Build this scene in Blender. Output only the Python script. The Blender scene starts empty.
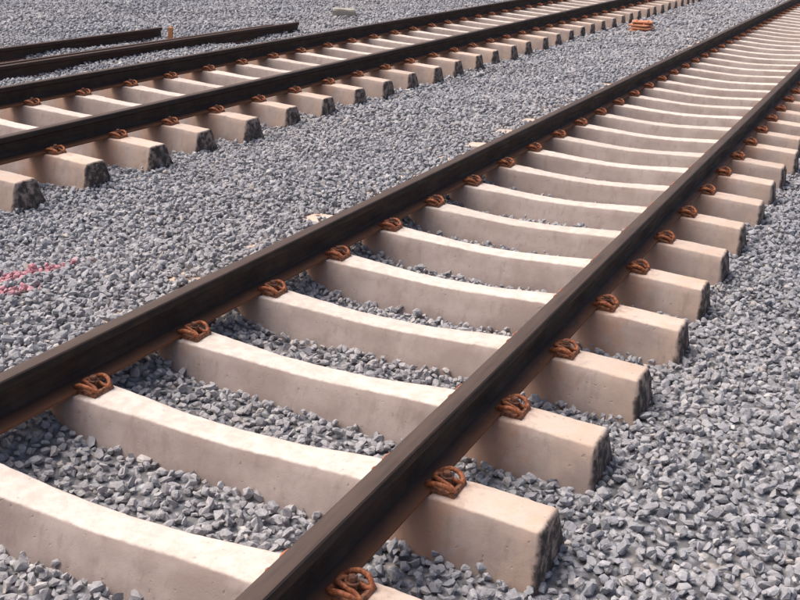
import bpy, math, random
import numpy as np
from mathutils import Matrix, Vector, noise
random.seed(7); rng=np.random.default_rng(7)
scene=bpy.context.scene

# ---------------------------------------------------------------- layout
GA=0.7535           # half distance between rail centres
SP=0.65             # sleeper spacing
N_CX,N_CZ=0.0,0.0   # near track
F_CX,F_CZ=-4.27,0.085
N_Y0=2.145; F_Y0=2.30
HALF=1.25

# ---------------------------------------------------------------- node helpers
def new_mat(name):
    m=bpy.data.materials.new(name); m.use_nodes=True
    nt=m.node_tree; nt.nodes.clear()
    out=nt.nodes.new('ShaderNodeOutputMaterial'); b=nt.nodes.new('ShaderNodeBsdfPrincipled')
    nt.links.new(b.outputs[0],out.inputs[0])
    return m,nt,b
class NT:
    def __init__(s,nt): s.nt=nt
    def n(s,t,**k):
        x=s.nt.nodes.new(t)
        for a,v in k.items(): setattr(x,a,v)
        return x
    def l(s,a,b): s.nt.links.new(a,b)
    def noise(s,vec,scale,detail=3,rough=.6):
        x=s.n('ShaderNodeTexNoise'); x.inputs['Scale'].default_value=scale
        x.inputs['Detail'].default_value=detail; x.inputs['Roughness'].default_value=rough
        if vec is not None: s.l(vec,x.inputs['Vector'])
        return x.outputs['Fac']
    def math(s,op,a,b=None,c=None,clamp=False):
        x=s.n('ShaderNodeMath',operation=op); x.use_clamp=clamp
        for i,v in enumerate((a,b,c)):
            if v is None: continue
            if isinstance(v,(int,float)): x.inputs[i].default_value=v
            else: s.l(v,x.inputs[i])
        return x.outputs[0]
    def ramp(s,f,lo,hi,a=0.,b=1.):
        x=s.n('ShaderNodeMapRange'); x.interpolation_type='SMOOTHSTEP'
        s.l(f,x.inputs[0]); x.inputs[1].default_value=lo; x.inputs[2].default_value=hi
        x.inputs[3].default_value=a; x.inputs[4].default_value=b
        return x.outputs[0]
    def mix(s,f,a,b,mode='MIX'):
        x=s.n('ShaderNodeMix',data_type='RGBA',blend_type=mode)
        if isinstance(f,(int,float)): x.inputs[0].default_value=f
        else: s.l(f,x.inputs[0])
        for i,v in ((6,a),(7,b)):
            if isinstance(v,tuple): x.inputs[i].default_value=(*v,1)
            else: s.l(v,x.inputs[i])
        return x.outputs[2]
    def bump(s,h,strength,dist,bsdf):
        x=s.n('ShaderNodeBump'); x.inputs['Strength'].default_value=strength
        x.inputs['Distance'].default_value=dist; s.l(h,x.inputs['Height']); s.l(x.outputs[0],bsdf.inputs['Normal'])

# ---------------------------------------------------------------- materials
def mat_concrete():
    m,nt,b=new_mat('sleeper_concrete'); t=NT(nt)
    geo=t.n('ShaderNodeNewGeometry'); tc=t.n('ShaderNodeTexCoord'); oi=t.n('ShaderNodeObjectInfo')
    P=geo.outputs['Position']
    so=t.n('ShaderNodeSeparateXYZ'); t.l(tc.outputs['Object'],so.inputs[0])
    sn=t.n('ShaderNodeSeparateXYZ'); t.l(geo.outputs['Normal'],sn.inputs[0])
    ax=t.math('ABSOLUTE',so.outputs[0])
    big=t.noise(P,3.2,4,.65); med=t.noise(P,18,4,.65); fine=t.noise(P,160,2,.7)
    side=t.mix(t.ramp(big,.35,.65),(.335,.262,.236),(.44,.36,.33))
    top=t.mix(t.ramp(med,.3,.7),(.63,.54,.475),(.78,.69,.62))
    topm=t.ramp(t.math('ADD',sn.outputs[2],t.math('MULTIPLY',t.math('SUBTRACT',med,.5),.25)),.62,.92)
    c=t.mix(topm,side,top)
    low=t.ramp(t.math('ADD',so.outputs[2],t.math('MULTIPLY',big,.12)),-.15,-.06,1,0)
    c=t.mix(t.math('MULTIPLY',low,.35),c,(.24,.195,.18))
    d=t.math('ABSOLUTE',t.math('SUBTRACT',ax,.80))
    st=t.ramp(t.math('ADD',d,t.math('MULTIPLY',t.math('SUBTRACT',med,.5),.35)),.02,.24,1,0)
    c=t.mix(t.math('MULTIPLY',st,.65),c,(.42,.22,.13))
    st2=t.math('MULTIPLY',t.ramp(ax,.85,1.0),t.ramp(med,.38,.62))
    c=t.mix(t.math('MULTIPLY',t.math('MULTIPLY',st2,.4),topm),c,(.64,.36,.21))
    st3=t.math('MULTIPLY',t.ramp(ax,.95,1.2),t.ramp(big,.35,.6))
    c=t.mix(t.math('MULTIPLY',st3,.4),c,(.54,.35,.23))
    c=t.mix(t.ramp(oi.outputs['Random'],0,1,0,.30),c,(.40,.32,.28))
    c=t.mix(t.ramp(fine,.55,.75,0,.25),c,(.26,.21,.18))
    mp=t.n('ShaderNodeMapping'); mp.inputs['Scale'].default_value=(1,1,.18); t.l(P,mp.inputs[0])
    run=t.noise(mp.outputs[0],22,3,.6)
    c=t.mix(t.math('MULTIPLY',t.ramp(run,.52,.72,0,.35),t.math('SUBTRACT',1,topm)),c,(.23,.175,.15))
    spk=t.noise(P,45,1,.5); c=t.mix(t.ramp(spk,.72,.80,0,.35),c,(.2,.15,.13))
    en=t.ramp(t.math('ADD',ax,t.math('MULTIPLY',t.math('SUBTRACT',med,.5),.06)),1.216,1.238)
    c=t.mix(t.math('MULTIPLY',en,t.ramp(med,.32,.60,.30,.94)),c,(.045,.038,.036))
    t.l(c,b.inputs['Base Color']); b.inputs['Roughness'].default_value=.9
    b.inputs['Specular IOR Level'].default_value=.3
    h=t.math('ADD',t.math('MULTIPLY',fine,.35),t.math('ADD',med,t.math('MULTIPLY',t.ramp(spk,.70,.78),-.7)))
    t.bump(h,.45,.004,b)
    return m
def mat_rail(name='rail_steel',rusty=0.):
    m,nt,b=new_mat(name); t=NT(nt)
    geo=t.n('ShaderNodeNewGeometry'); tc=t.n('ShaderNodeTexCoord')
    so=t.n('ShaderNodeSeparateXYZ'); t.l(tc.outputs['Object'],so.inputs[0])
    sn=t.n('ShaderNodeSeparateXYZ'); t.l(geo.outputs['Normal'],sn.inputs[0])
    mp=t.n('ShaderNodeMapping'); mp.inputs['Scale'].default_value=(1,.08,1); t.l(geo.outputs['Position'],mp.inputs[0])
    P=geo.outputs['Position']
    str_=t.noise(mp.outputs[0],45,4,.65); med=t.noise(P,11,4,.65); fine=t.noise(P,220,2,.6)
    c=t.mix(t.ramp(med,.35,.75),(.020,.0135,.012),(.044,.024,.018))
    zf=so.outputs[2]
    topm=t.math('MULTIPLY',t.ramp(sn.outputs[2],.6,.95),t.ramp(zf,.14,.15))
    c=t.mix(t.math('MULTIPLY',topm,t.ramp(str_,.25,.7,.5,.9)),c,(.115,.078,.064))
    foot=t.ramp(t.math('ADD',zf,t.math('MULTIPLY',t.math('SUBTRACT',med,.5),.02)),.008,.032,1,0)
    c=t.mix(t.math('MULTIPLY',foot,.75),c,(.23,.09,.038))
    if rusty: c=t.mix(rusty,c,(.075,.035,.022))
    t.l(c,b.inputs['Base Color'])
    t.l(t.ramp(str_,.3,.7,.55,.78),b.inputs['Roughness'])
    b.inputs['Specular IOR Level'].default_value=.35
    t.bump(t.math('ADD',t.math('MULTIPLY',fine,.5),med),.4,.002,b)
    return m
def mat_rust(name,c1,c2):
    m,nt,b=new_mat(name); t=NT(nt)
    geo=t.n('ShaderNodeNewGeometry'); P=geo.outputs['Position']
    a=t.noise(P,70,3,.65); f=t.noise(P,400,1,.6)
    t.l(t.mix(t.ramp(a,.35,.65),c1,c2),b.inputs['Base Color'])
    b.inputs['Roughness'].default_value=.65
    t.bump(f,.4,.001,b); return m
def stone_color(t,P,rnd):
    n=t.noise(P,60,2,.7)
    cr=t.n('ShaderNodeValToRGB'); e=cr.color_ramp; e.interpolation='LINEAR'
    stops=[(0,(.20,.20,.22)),(.2,(.285,.287,.315)),(.45,(.365,.367,.40)),(.68,(.44,.44,.47)),(.84,(.53,.52,.54)),(.93,(.51,.45,.415)),(1,(.66,.64,.63))]
    e.elements[0].position=0; e.elements[0].color=(*stops[0][1],1)
    e.elements[1].position=1; e.elements[1].color=(*stops[-1][1],1)
    for p,c in stops[1:-1]:
        x=e.elements.new(p); x.color=(*c,1)
    t.l(rnd,cr.inputs[0])
    c=t.mix(.6,cr.outputs[0],t.mix(t.ramp(n,.3,.7),(.55,.55,.56),(1,1,1)),'MULTIPLY')
    return c,n
def pinkmask(t,P):
    s=t.n('ShaderNodeSeparateXYZ'); t.l(P,s.inputs[0])
    def ell(cx,cy,rx,ry,ang):
        ca,sa=math.cos(ang),math.sin(ang)
        dx=t.math('SUBTRACT',s.outputs[0],cx); dy=t.math('SUBTRACT',s.outputs[1],cy)
        u=t.math('DIVIDE',t.math('ADD',t.math('MULTIPLY',dx,ca),t.math('MULTIPLY',dy,sa)),rx)
        v=t.math('DIVIDE',t.math('SUBTRACT',t.math('MULTIPLY',dy,ca),t.math('MULTIPLY',dx,sa)),ry)
        return t.math('ADD',t.math('MULTIPLY',u,u),t.math('MULTIPLY',v,v))
    d=t.math('MINIMUM',ell(-1.98,3.76,.34,.08,1.2),ell(-1.86,3.45,.22,.06,.7))
    nn=t.noise(P,16,1,.6)
    return t.ramp(t.math('ADD',d,t.math('MULTIPLY',t.math('SUBTRACT',nn,.5),2.4)),.3,1.6,.62,0)
def mat_stone():
    m,nt,b=new_mat('crushed_stone'); t=NT(nt)
    geo=t.n('ShaderNodeNewGeometry'); P=geo.outputs['Position']
    at=t.n('ShaderNodeAttribute',attribute_type='INSTANCER',attribute_name='tint')
    c,n=stone_color(t,P,at.outputs['Fac'])
    a2=t.n('ShaderNodeAttribute',attribute_type='INSTANCER',attribute_name='dust')
    c=t.mix(a2.outputs['Fac'],c,(.45,.405,.38))
    c=t.mix(pinkmask(t,P),c,(.68,.22,.27))
    t.l(c,b.inputs['Base Color']); b.inputs['Roughness'].default_value=.85
    b.inputs['Specular IOR Level'].default_value=.3
    t.bump(n,.7,.005,b)
    return m
def mat_ground():
    m,nt,b=new_mat('gravel_ground'); t=NT(nt)
    geo=t.n('ShaderNodeNewGeometry'); P=geo.outputs['Position']
    v=t.n('ShaderNodeTexVoronoi'); v.inputs['Scale'].default_value=24; t.l(P,v.inputs['Vector'])
    sp=t.n('ShaderNodeSeparateColor'); t.l(v.outputs['Color'],sp.inputs[0])
    c,n=stone_color(t,P,sp.outputs[0])
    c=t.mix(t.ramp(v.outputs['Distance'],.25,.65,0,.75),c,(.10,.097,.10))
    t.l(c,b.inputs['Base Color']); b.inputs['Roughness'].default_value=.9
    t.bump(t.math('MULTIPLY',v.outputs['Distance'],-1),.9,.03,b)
    return m
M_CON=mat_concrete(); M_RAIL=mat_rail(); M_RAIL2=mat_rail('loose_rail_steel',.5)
M_CLIP=mat_rust('clip_rust',(.22,.06,.025),(.50,.175,.07))
M_PLATE=mat_rust('guide_plate_rust',(.11,.045,.028),(.34,.14,.065))
M_BOLT=mat_rust('bolt_rust',(.07,.03,.022),(.20,.08,.04))
M_STONE=mat_stone(); M_GROUND=mat_ground()
M_PALE=mat_rust('weathered_concrete',(.34,.31,.26),(.46,.42,.36))

# ---------------------------------------------------------------- mesh helpers
def mk(name,verts,faces,mats,smooth=True,midx=None,angle=35,parent=None):
    me=bpy.data.meshes.new(name); me.from_pydata([tuple(v) for v in verts],[],faces)
    for m in mats: me.materials.append(m)
    if midx is not None: me.polygons.foreach_set('material_index',midx)
    if smooth:
        me.polygons.foreach_set('use_smooth',[True]*len(me.polygons)); me.set_sharp_from_angle(angle=math.radians(angle))
    me.update()
    return me
def obj(name,me,parent=None,loc=(0,0,0),rot=(0,0,0)):
    o=bpy.data.objects.new(name,me); scene.collection.objects.link(o)
    o.location=loc; o.rotation_euler=rot
    if parent: o.parent=parent
    return o
def empty(name,loc=(0,0,0)):
    o=bpy.data.objects.new(name,None); scene.collection.objects.link(o); o.location=loc; return o

half=[(.075,0),(.075,.010),(.071,.013),(.040,.021),(.018,.030),(.0105,.042),(.0085,.060),(.0085,.100),(.011,.118),(.018,.124),(.0335,.130),(.036,.133),(.036,.158),(.034,.165),(.029,.1695),(.018,.1715),(.0,.172)]
def rail_mesh(y0,y1,mat,seg=1.0):
    prof=half+[(-x,z) for x,z in reversed(half[:-1])]
    n=len(prof); k=max(1,int((y1-y0)/seg)); V=[];F=[]
    for i in range(k+1):
        y=y0+(y1-y0)*i/k
        for x,z in prof: V.append((x,y,z))
    for i in range(k):
        for j in range(n):
            a=i*n+j;b_=i*n+(j+1)%n
            F.append((a,a+n,b_+n,b_))
    F.append(tuple(range(n))); F.append(tuple(k*n+j for j in reversed(range(n))))
    return mk('rail',V,F,[mat],angle=28)

def smoothstep(a,b,x):
    t=min(1,max(0,(x-a)/(b-a))); return t*t*(3-2*t)
def sleeper_mesh(seed):
    V=[];F=[]
    nst=100
    xs=[-HALF+2*HALF*i/nst for i in range(nst+1)]
    xs=[-HALF]+[-HALF+.012]+xs[1:-1]+[HALF-.012]+[HALF]
    for k,x in enumerate(xs):
        a=abs(x)
        mid=math.cos(min(a,.70)/.70*math.pi/2)**1.6
        dip=.030*mid
        ztop=-dip - .014*smoothstep(.9,1.25,a)
        wt=.084-.020*(1-smoothstep(.2,.64,a))+.004*smoothstep(.9,1.2,a); wb=.150-.012*mid
        endk=.012 if k in(0,len(xs)-1) else 0
        ztop-=endk; wt-=endk; wb-=endk*.5
        zb=-.215
        r=.010
        prof=[(-wb,zb),(-wb+.003,zb+.03),(-(wt+(wb-wt)*.55),ztop*.5+zb*.5),(-(wt+.018),ztop-.04),(-wt-.003,ztop-r),(-wt+.003,ztop-r*.3),(-wt+r+.002,ztop),(-wt*.33,ztop+.001),(wt*.33,ztop+.001),(wt-r-.002,ztop),(wt-.003,ztop-r*.3),(wt+.003,ztop-r),(wt+.018,ztop-.04),((wt+(wb-wt)*.55),ztop*.5+zb*.5),(wb-.003,zb+.03),(wb,zb)]
        n=len(prof)
        s=1 if x>0 else -1
        for (y,z) in prof:
            xx=x
            if a>1.15: xx=x-s*.022*(a-1.15)/.1*(z-zb)/.215
            d=noise.noise_vector(Vector((x*5+seed*13.1,y*9,z*9)))*.002 + noise.noise_vector(Vector((x*38+seed*3.7,y*40,z*40)))*.0022
            e=0
            if k>=len(xs)-2 or k<2:
                e=noise.noise(Vector((seed*5.3+s*9,y*26,z*26)))*.009*s
            V.append((xx+d.x+e,y+d.y,z+d.z))
    for i in range(len(xs)-1):
        for j in range(n):
            a=i*n+j;b_=i*n+(j+1)%n
            F.append((a,b_,b_+n,a+n))
    F.append(tuple(reversed(range(n)))); o=(len(xs)-1)*n; F.append(tuple(o+j for j in range(n)))
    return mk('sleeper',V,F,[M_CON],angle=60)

def catmull(P,sub):
    P=[Vector(p) for p in P]; P=[P[0]*2-P[1]]+P+[P[-1]*2-P[-2]]
    out=[]
    for i in range(1,len(P)-2):
        for s in range(sub):
            t=s/sub; a,b,c,d=P[i-1],P[i],P[i+1],P[i+2]
            out.append(.5*((2*b)+(c-a)*t+(2*a-5*b+4*c-d)*t*t+(3*b-a-3*c+d)*t**3))
    out.append(P[-2]); return out
def tube(path,r,ns,V,F,MI,mi):
    o=len(V); up=Vector((0,0,1))
    for i,p in enumerate(path):
        tan=(path[min(i+1,len(path)-1)]-path[max(i-1,0)]).normalized()
        s=tan.cross(up); 
        if s.length<.05: s=tan.cross(Vector((1,0,0)))
        s.normalize(); u=s.cross(tan)
        for k in range(ns):
            a=2*math.pi*k/ns; V.append(p+s*(math.cos(a)*r)+u*(math.sin(a)*r))
    for i in range(len(path)-1):
        for k in range(ns):
            a=o+i*ns+k;b_=o+i*ns+(k+1)%ns
            F.append((a,b_,b_+ns,a+ns)); MI.append(mi)
    F.append(tuple(o+k for k in reversed(range(ns)))); MI.append(mi)
    e=o+(len(path)-1)*ns; F.append(tuple(e+k for k in range(ns))); MI.append(mi)
def prism(cx,cy,z0,z1,r,ns,V,F,MI,mi,bev=.0):
    o=len(V); rings=[(z0,r),(z1-bev,r),(z1,r-bev)]
    for z,rr in rings:
        for k in range(ns):
            a=2*math.pi*(k+.5)/ns; V.append(Vector((cx+rr*math.cos(a),cy+rr*math.sin(a),z)))
    for i in range(2):
        for k in range(ns):
            a=o+i*ns+k;b_=o+i*ns+(k+1)%ns; F.append((a,b_,b_+ns,a+ns)); MI.append(mi)
    F.append(tuple(o+2*ns+k for k in range(ns))); MI.append(mi)
def clip_geo(side,railx,V,F,MI,hi=True):
    v=[];f=[];mi=[]
    h=[(-.026,.022,.024),(-.030,.040,.022),(-.022,.058,.030),(.0,.070,.042),(.030,.075,.050),(.062,.070,.044),(.083,.056,.026),(.082,.038,.018),(.060,.027,.028),(.030,.024,.040),(.004,.021,.044),(-.012,.010,.043)]
    pts=h+[(x,-y,z) for x,y,z in reversed(h)]
    tube(catmull(pts,5 if hi else 2),.0108,10 if hi else 5,v,f,mi,0)
    prism(.036,0,.026,.050,.019,10,v,f,mi,2,.002)
    prism(.036,0,.050,.057,.027,14,v,f,mi,2,.002)
    prism(.036,0,.057,.076,.018,6,v,f,mi,2,.003)
    o=len(v); w=.070
    prof=[(-.001,-.004),(-.001,.016),(.006,.020),(.055,.012),(.068,.010),(.078,.020),(.090,.020),(.097,.006),(.098,-.004)]
    for y in (-w,-w+.006,w-.006,w):
        k=.94 if abs(y)==w else 1
        for (x,z) in prof: v.append(Vector((x,y,z*k)))
    n=len(prof)
    for i in range(3):
        for j in range(n-1):
            f.append((o+i*n+j,o+i*n+j+1,o+(i+1)*n+j+1,o+(i+1)*n+j)); mi.append(1)
    f.append(tuple(o+j for j in reversed(range(n)))); mi.append(1); f.append(tuple(o+3*n+j for j in range(n))); mi.append(1)
    base=len(V)
    for p in v: V.append((railx+side*(.075+p.x*.84),p.y*.78,p.z*.82 if p.z>0 else p.z))
    for q,m_ in zip(f,mi):
        q=[base+i for i in q]
        if side<0: q=q[::-1]
        F.append(tuple(q)); MI.append(m_)
def fast_mesh(hi):
    V=[];F=[];MI=[]
    for rx in(-GA,GA):
        for s in(-1,1): clip_geo(s,rx,V,F,MI,hi)
        o=len(V)
        for z in(-.004,.0035):
            for x,y in((-.078,-.066),(.078,-.066),(.078,.066),(-.078,.066)): V.append((rx+x,y,z))
        for q in((0,1,5,4),(1,2,6,5),(2,3,7,6),(3,0,4,7),(4,5,6,7)): F.append(tuple(o+i for i in q)); MI.append(2)
    return mk('fastenings',V,F,[M_CLIP,M_PLATE,M_BOLT],midx=MI,angle=40)
SL=[sleeper_mesh(i) for i in range(12)]
FH=fast_mesh(True); FL=fast_mesh(False)

def track(cx,cz,y0,kmin,kmax):
    root=empty('railway_track',(cx,0,cz))
    for s in(-1,1):
        o=obj('rail',rail_mesh(-14,130,M_RAIL),root,(s*GA,0,.004))
    for k in range(kmin,kmax):
        y=y0+SP*k+random.uniform(-.014,.014); dx=random.uniform(-.02,.02)
        rz=random.uniform(-.008,.008)
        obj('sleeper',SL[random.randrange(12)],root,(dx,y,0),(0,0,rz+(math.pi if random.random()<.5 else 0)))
        obj('rail_fastenings',FH if y<12 else FL,root,(0,y,0),(0,0,rz*.5))
    return root
T1=track(N_CX,N_CZ,N_Y0,-16,150)
T2=track(F_CX,F_CZ,F_Y0,-14,150)

# ---------------------------------------------------------------- terrain height
hx=np.array([-300,-30,-9,-6.0,-5.6,-5.35,-3.1,-2.9,-2.4,-1.9,-1.40,-1.2,-1.0,-.86,-.72,-.5,.6,1.2,1.5,2.2,3.5,8,300])
hz=np.array([-.3,-.14,-.11,-.11,-.115,-.11,-.105,-.105,-.075,-.045,-.008,.002,.007,-.01,-.12,-.165,-.165,-.178,-.165,-.15,-.12,-.10,-.3])
def lownoise(x,y):
    return (.020*np.sin(1.9*x+.7*y+1)+.018*np.sin(-.8*x+1.7*y+2.1)+.012*np.sin(3.7*x-2.9*y)+.010*np.sin(4.9*y+2.3*x+.4)+.007*np.sin(9.1*x+3*y)*np.cos(7.3*y-2*x))
def H(x,y):
    z=np.interp(x,hx,hz)
    amp=np.where((x>-1.5)&(x<1.35),.5,1.0)*np.where((x>-5.6)&(x<-2.85),.5,1.0)
    return z+lownoise(x,y)*amp*.9

def axis(fine0,fine1,step,far):
    a=list(np.arange(fine0,fine1,step)); s=step
    lo=fine0; L=[]
    while lo>-far: s*=1.5; lo-=s; L.append(lo)
    s=step; hi=a[-1]; R=[]
    while hi<far: s*=1.5; hi+=s; R.append(hi)
    return np.array(L[::-1]+a+R)
gx=axis(-12,8,.1,700); gy=axis(-3,36,.2,900)
X,Y=np.meshgrid(gx,gy,indexing='ij'); Z=H(X,Y)-.014-.012*((X>-1.3)&(X<-.85))
V=np.stack([X,Y,Z],-1).reshape(-1,3); ny=len(gy)
F=[(i*ny+j,(i+1)*ny+j,(i+1)*ny+j+1,i*ny+j+1) for i in range(len(gx)-1) for j in range(ny-1)]
g=obj('gravel_ground',mk('gravel_ground',V.tolist(),F,[M_GROUND],angle=180))

# ---------------------------------------------------------------- stones
coll=bpy.data.collections.new('stone_shapes')
def stone(i):
    import bmesh
    bm=bmesh.new()
    ax=(random.uniform(.9,1.3),random.uniform(.68,.98),random.uniform(.55,.85))
    for k in range(random.randint(14,22)):
        v=Vector((random.gauss(0,1),random.gauss(0,1),random.gauss(0,1))).normalized()
        q=max(abs(v.x),abs(v.y),abs(v.z)); v=v*(.55+.45/q*.8)*random.uniform(.86,1.03)
        bm.verts.new((v.x*ax[0]*.48,v.y*ax[1]*.48,v.z*ax[2]*.48))
    r=bmesh.ops.convex_hull(bm,input=bm.verts)
    dead=[e for e in r['geom_interior'] if isinstance(e,bmesh.types.BMVert)]
    if dead: bmesh.ops.delete(bm,geom=dead,context='VERTS')
    bmesh.ops.dissolve_limit(bm,angle_limit=math.radians(12),verts=bm.verts,edges=bm.edges)
    bmesh.ops.recalc_face_normals(bm,faces=bm.faces)
    me=bpy.data.meshes.new('stone'); bm.to_mesh(me); bm.free(); me.materials.append(M_STONE)
    o=bpy.data.objects.new('stone_shape_%02d'%i,me); coll.objects.link(o)
NS=24
for i in range(NS): stone(i)

CAM=np.array([2.005,0.0]); head=math.atan2(.8448,-.4030)
def keep(x,y,r0,r1,half_ang):
    dx=x-CAM[0]; dy=y-CAM[1]; r=np.hypot(dx,dy)
    bx=x-(CAM[0]+1.6*.43); by=y-(CAM[1]-1.6*.9)
    a=np.abs((np.arctan2(by,bx)-head+np.pi)%(2*np.pi)-np.pi)
    return (r>=r0)&(r<r1)&(a<half_ang)
def scatter(step,r0,r1,half_ang,s0,s1,zoff,zj,frac=1.):
    lim=r1+3
    xs=np.arange(-lim+2,min(lim,14),step); ys=np.arange(-2.,lim,step)
    A,B=np.meshgrid(xs,ys,indexing='ij'); A=A.ravel();B=B.ravel()
    A=A+rng.uniform(-.48,.48,A.size)*step; B=B+rng.uniform(-.48,.48,B.size)*step
    k=keep(A,B,r0,r1,half_ang)&(rng.random(A.size)<frac); A=A[k];B=B[k]
    z=H(A,B)+zoff+rng.uniform(-zj,zj,A.size)
    s=s0+(s1-s0)*rng.random(A.size)**1.6
    def inside(cx,y0,cz,x,y):
        ph=(y-y0)/SP; d=np.abs(ph-np.round(ph))*SP
        return (d<.115)&(np.abs(x-cx)<HALF-.03)&(z<cz+.004)
    k=~(inside(N_CX,N_Y0,N_CZ,A,B)|inside(F_CX,F_Y0,F_CZ,A,B))
    for cx in(N_CX-GA,N_CX+GA,F_CX-GA,F_CX+GA): k&=~((np.abs(A-cx)<.12)&(z>-.05))
    return A[k],B[k],z[k],s[k]
sets=[scatter(.0355,0,9.5,.62,.031,.056,-.004,.010),
      scatter(.075,0,9.5,.62,.036,.062,.013,.008,.7),
      scatter(.049,9.5,17,.57,.044,.068,.0,.012),
      scatter(.072,17,40,.54,.062,.092,.0,.016)]
A=np.concatenate([s[0] for s in sets]);B=np.concatenate([s[1] for s in sets]);C=np.concatenate([s[2] for s in sets]);S=np.concatenate([s[3] for s in sets])
n=A.size; print('STONES',n)
me=bpy.data.meshes.new('ballast_stones'); me.vertices.add(n)
me.vertices.foreach_set('co',np.stack([A,B,C],-1).ravel())
def att(name,typ,arr,key):
    a=me.attributes.new(name,typ,'POINT'); a.data.foreach_set(key,arr.ravel())
tilt=.5
att('rot','FLOAT_VECTOR',np.stack([rng.normal(0,tilt,n),rng.normal(0,tilt,n),rng.uniform(0,6.283,n)],-1).astype(np.float32),'vector')
att('scl','FLOAT_VECTOR',(S[:,None]*rng.uniform(.85,1.15,(n,3))).astype(np.float32),'vector')
att('idx','INT',rng.integers(0,NS,n).astype(np.int32),'value')
att('tint','FLOAT',np.clip(rng.normal(.5,.20,n),0,1).astype(np.float32),'value')
dust=.07+.16*(np.sin(.9*A+.5*B)+np.sin(-.5*A+1.3*B+2)+np.sin(2.3*A+1.1*B))/3+rng.uniform(0,.14,n)
dust+=.12*((np.abs(A)<.75)|(np.abs(A-F_CX)<.8))
att('dust','FLOAT',np.clip(dust,0,.6).astype(np.float32),'value')
bo=obj('ballast_stones',me)
ng=bpy.data.node_groups.new('scatter_ballast','GeometryNodeTree')
ng.interface.new_socket('Geometry',in_out='INPUT',socket_type='NodeSocketGeometry'); ng.interface.new_socket('Geometry',in_out='OUTPUT',socket_type='NodeSocketGeometry')
gi=ng.nodes.new('NodeGroupInput');go=ng.nodes.new('NodeGroupOutput')
ip=ng.nodes.new('GeometryNodeInstanceOnPoints'); ci=ng.nodes.new('GeometryNodeCollectionInfo')
ci.inputs['Collection'].default_value=coll; ci.inputs['Separate Children'].default_value=True; ci.inputs['Reset Children'].default_value=True
def na(nm,dt):
    x=ng.nodes.new('GeometryNodeInputNamedAttribute'); x.data_type=dt; x.inputs['Name'].default_value=nm
    return [o for o in x.outputs if o.enabled and o.name=='Attribute'][0]
L=ng.links.new
L(gi.outputs[0],ip.inputs['Points']); L(ci.outputs[0],ip.inputs['Instance']); ip.inputs['Pick Instance'].default_value=True
L(na('idx','INT'),ip.inputs['Instance Index']); L(na('scl','FLOAT_VECTOR'),ip.inputs['Scale'])
er=ng.nodes.new('FunctionNodeEulerToRotation'); L(na('rot','FLOAT_VECTOR'),er.inputs[0]); L(er.outputs[0],ip.inputs['Rotation'])
L(ip.outputs[0],go.inputs[0])
md=bo.modifiers.new('scatter','NODES'); md.node_group=ng

# ---------------------------------------------------------------- loose rails lying beyond the far track
pile=empty('loose_rails',(0,0,0))
def hh(x,y): return float(H(np.array([x]),np.array([y]))[0])
for i,(x,y0,y1,a,roll) in enumerate([(-7.06,2,14.9,.004,0),(-7.27,2,14.3,-.003,0),(-8.15,1,12.8,.006,0)]):
    o=obj('loose_rail',rail_mesh(y0,y1,M_RAIL2),pile,(x,0,-.135),(0,roll,a))

def stake(x,y):
    m,nt,b=new_mat('orange_paint'); t=NT(nt); geo=t.n('ShaderNodeNewGeometry')
    t.l(t.mix(t.ramp(t.noise(geo.outputs['Position'],60),.4,.7),(.70,.26,.08),(.45,.22,.12)),b.inputs['Base Color']); b.inputs['Roughness'].default_value=.7
    V=[];F=[]; w=.028
    for z,k in((-.15,.6),(-.05,1),(.24,1),(.26,.8),(.265,.4)):
        for a,c in((-1,-1),(1,-1),(1,1),(-1,1)): V.append((a*w*k,c*w*k,z))
    for i in range(4):
        for j in range(4): F.append((i*4+j,i*4+(j+1)%4,i*4+4+(j+1)%4,i*4+4+j))
    F.append((16,17,18,19))
    return obj('marker_stake',mk('marker_stake',V,F,[m]),None,(x,y,hh(x,y)),(.08,.1,.4))
stake(-7.43,12.0)

sx,sy=-2.45,18.9
st=empty('stack_of_tie_plates',(sx,sy,hh(sx,sy)))
M_OR=mat_rust('orange_plate',(.50,.20,.10),(.72,.32,.18))
def plate():
    V=[];F=[]
    for z,k in((0,.97),(.006,1),(.026,1),(.032,.97)):
        for x,y in((-.18,-.14),(-.16,-.16),(.16,-.16),(.18,-.14),(.18,.14),(.16,.16),(-.16,.16),(-.18,.14)): V.append((x*k,y*k,z))
    for i in range(3):
        for j in range(8): F.append((i*8+j,i*8+(j+1)%8,i*8+8+(j+1)%8,i*8+8+j))
    F.append(tuple(range(24,32))); 
    for s in(-1,1):
        o=len(V)
        for z in(.032,.045):
            for x,y in((s*.1-.012,-.12),(s*.1+.012,-.12),(s*.1+.012,.12),(s*.1-.012,.12)): V.append((x,y,z))
        for q in((0,1,5,4),(1,2,6,5),(2,3,7,6),(3,0,4,7),(4,5,6,7)): F.append(tuple(o+i for i in q))
    return mk('plate',V,F,[M_OR])
pm=plate()
for i in range(4): obj('plate',pm,st,(random.uniform(-.03,.03),random.uniform(-.03,.03),.01+i*.05),(0,0,random.uniform(-.25,.25)))

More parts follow.
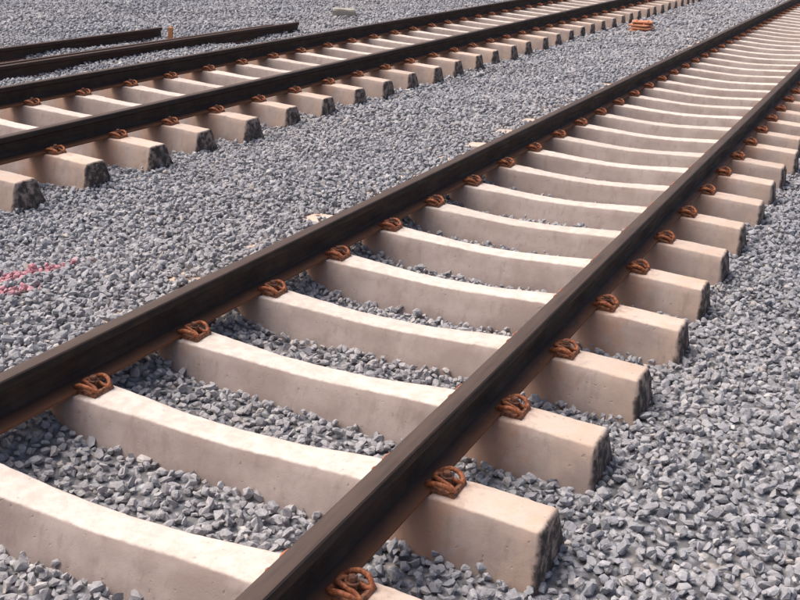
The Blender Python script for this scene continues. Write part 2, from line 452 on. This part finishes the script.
def block(x,y):
    import bmesh
    bm=bmesh.new(); bmesh.ops.create_cube(bm,size=1)
    bmesh.ops.scale(bm,vec=(.42,.26,.14),verts=bm.verts)
    bmesh.ops.bevel(bm,geom=list(bm.edges),offset=.02,segments=2,affect='EDGES')
    bmesh.ops.subdivide_edges(bm,edges=bm.edges,cuts=3,use_grid_fill=True)
    for v in bm.verts: v.co+=noise.noise_vector(v.co*9)*.02
    me=bpy.data.meshes.new('concrete_block'); bm.to_mesh(me); bm.free(); me.materials.append(M_PALE)
    obj('concrete_block',me,None,(x,y,hh(x,y)+.05),(.05,.04,.5))
block(-7.8,17.7)

# ---------------------------------------------------------------- light
el=math.radians(60); az=math.radians(-104)   # azimuth from +Y clockwise
d=Vector((math.sin(az)*math.cos(el),math.cos(az)*math.cos(el),math.sin(el)))
sun=bpy.data.lights.new('sun','SUN'); sun.energy=2.4; sun.angle=math.radians(36); sun.color=(1,.955,.90)
so=bpy.data.objects.new('sun',sun); scene.collection.objects.link(so); so.rotation_euler=d.to_track_quat('Z','Y').to_euler(); so.location=(0,0,20)
w=bpy.data.worlds.new('World'); scene.world=w; w.use_nodes=True; nt=w.node_tree
bg=nt.nodes['Background']; sk=nt.nodes.new('ShaderNodeTexSky'); sk.sky_type='NISHITA'; sk.sun_disc=False
sk.sun_elevation=el; sk.sun_rotation=az; sk.dust_density=7; sk.air_density=1; sk.ozone_density=.5
nt.links.new(sk.outputs[0],bg.inputs[0]); bg.inputs[1].default_value=.15

# ---------------------------------------------------------------- camera
cam=bpy.data.cameras.new('camera'); co=bpy.data.objects.new('camera',cam); scene.collection.objects.link(co)
r=Vector((.8971,.4411,.0308)).normalized(); b_=Vector((.4030,-.8448,.3516)); b_=(b_-r*b_.dot(r)).normalized(); u=b_.cross(r)
M=Matrix(((r.x,u.x,b_.x,2.005),(r.y,u.y,b_.y,0),(r.z,u.z,b_.z,1.80),(0,0,0,1)))
co.matrix_world=M; cam.sensor_width=36; cam.lens=46.8; cam.clip_start=.05; cam.clip_end=2000
scene.camera=co
scene.view_settings.view_transform='Standard'; scene.view_settings.look='None'; scene.view_settings.exposure=0
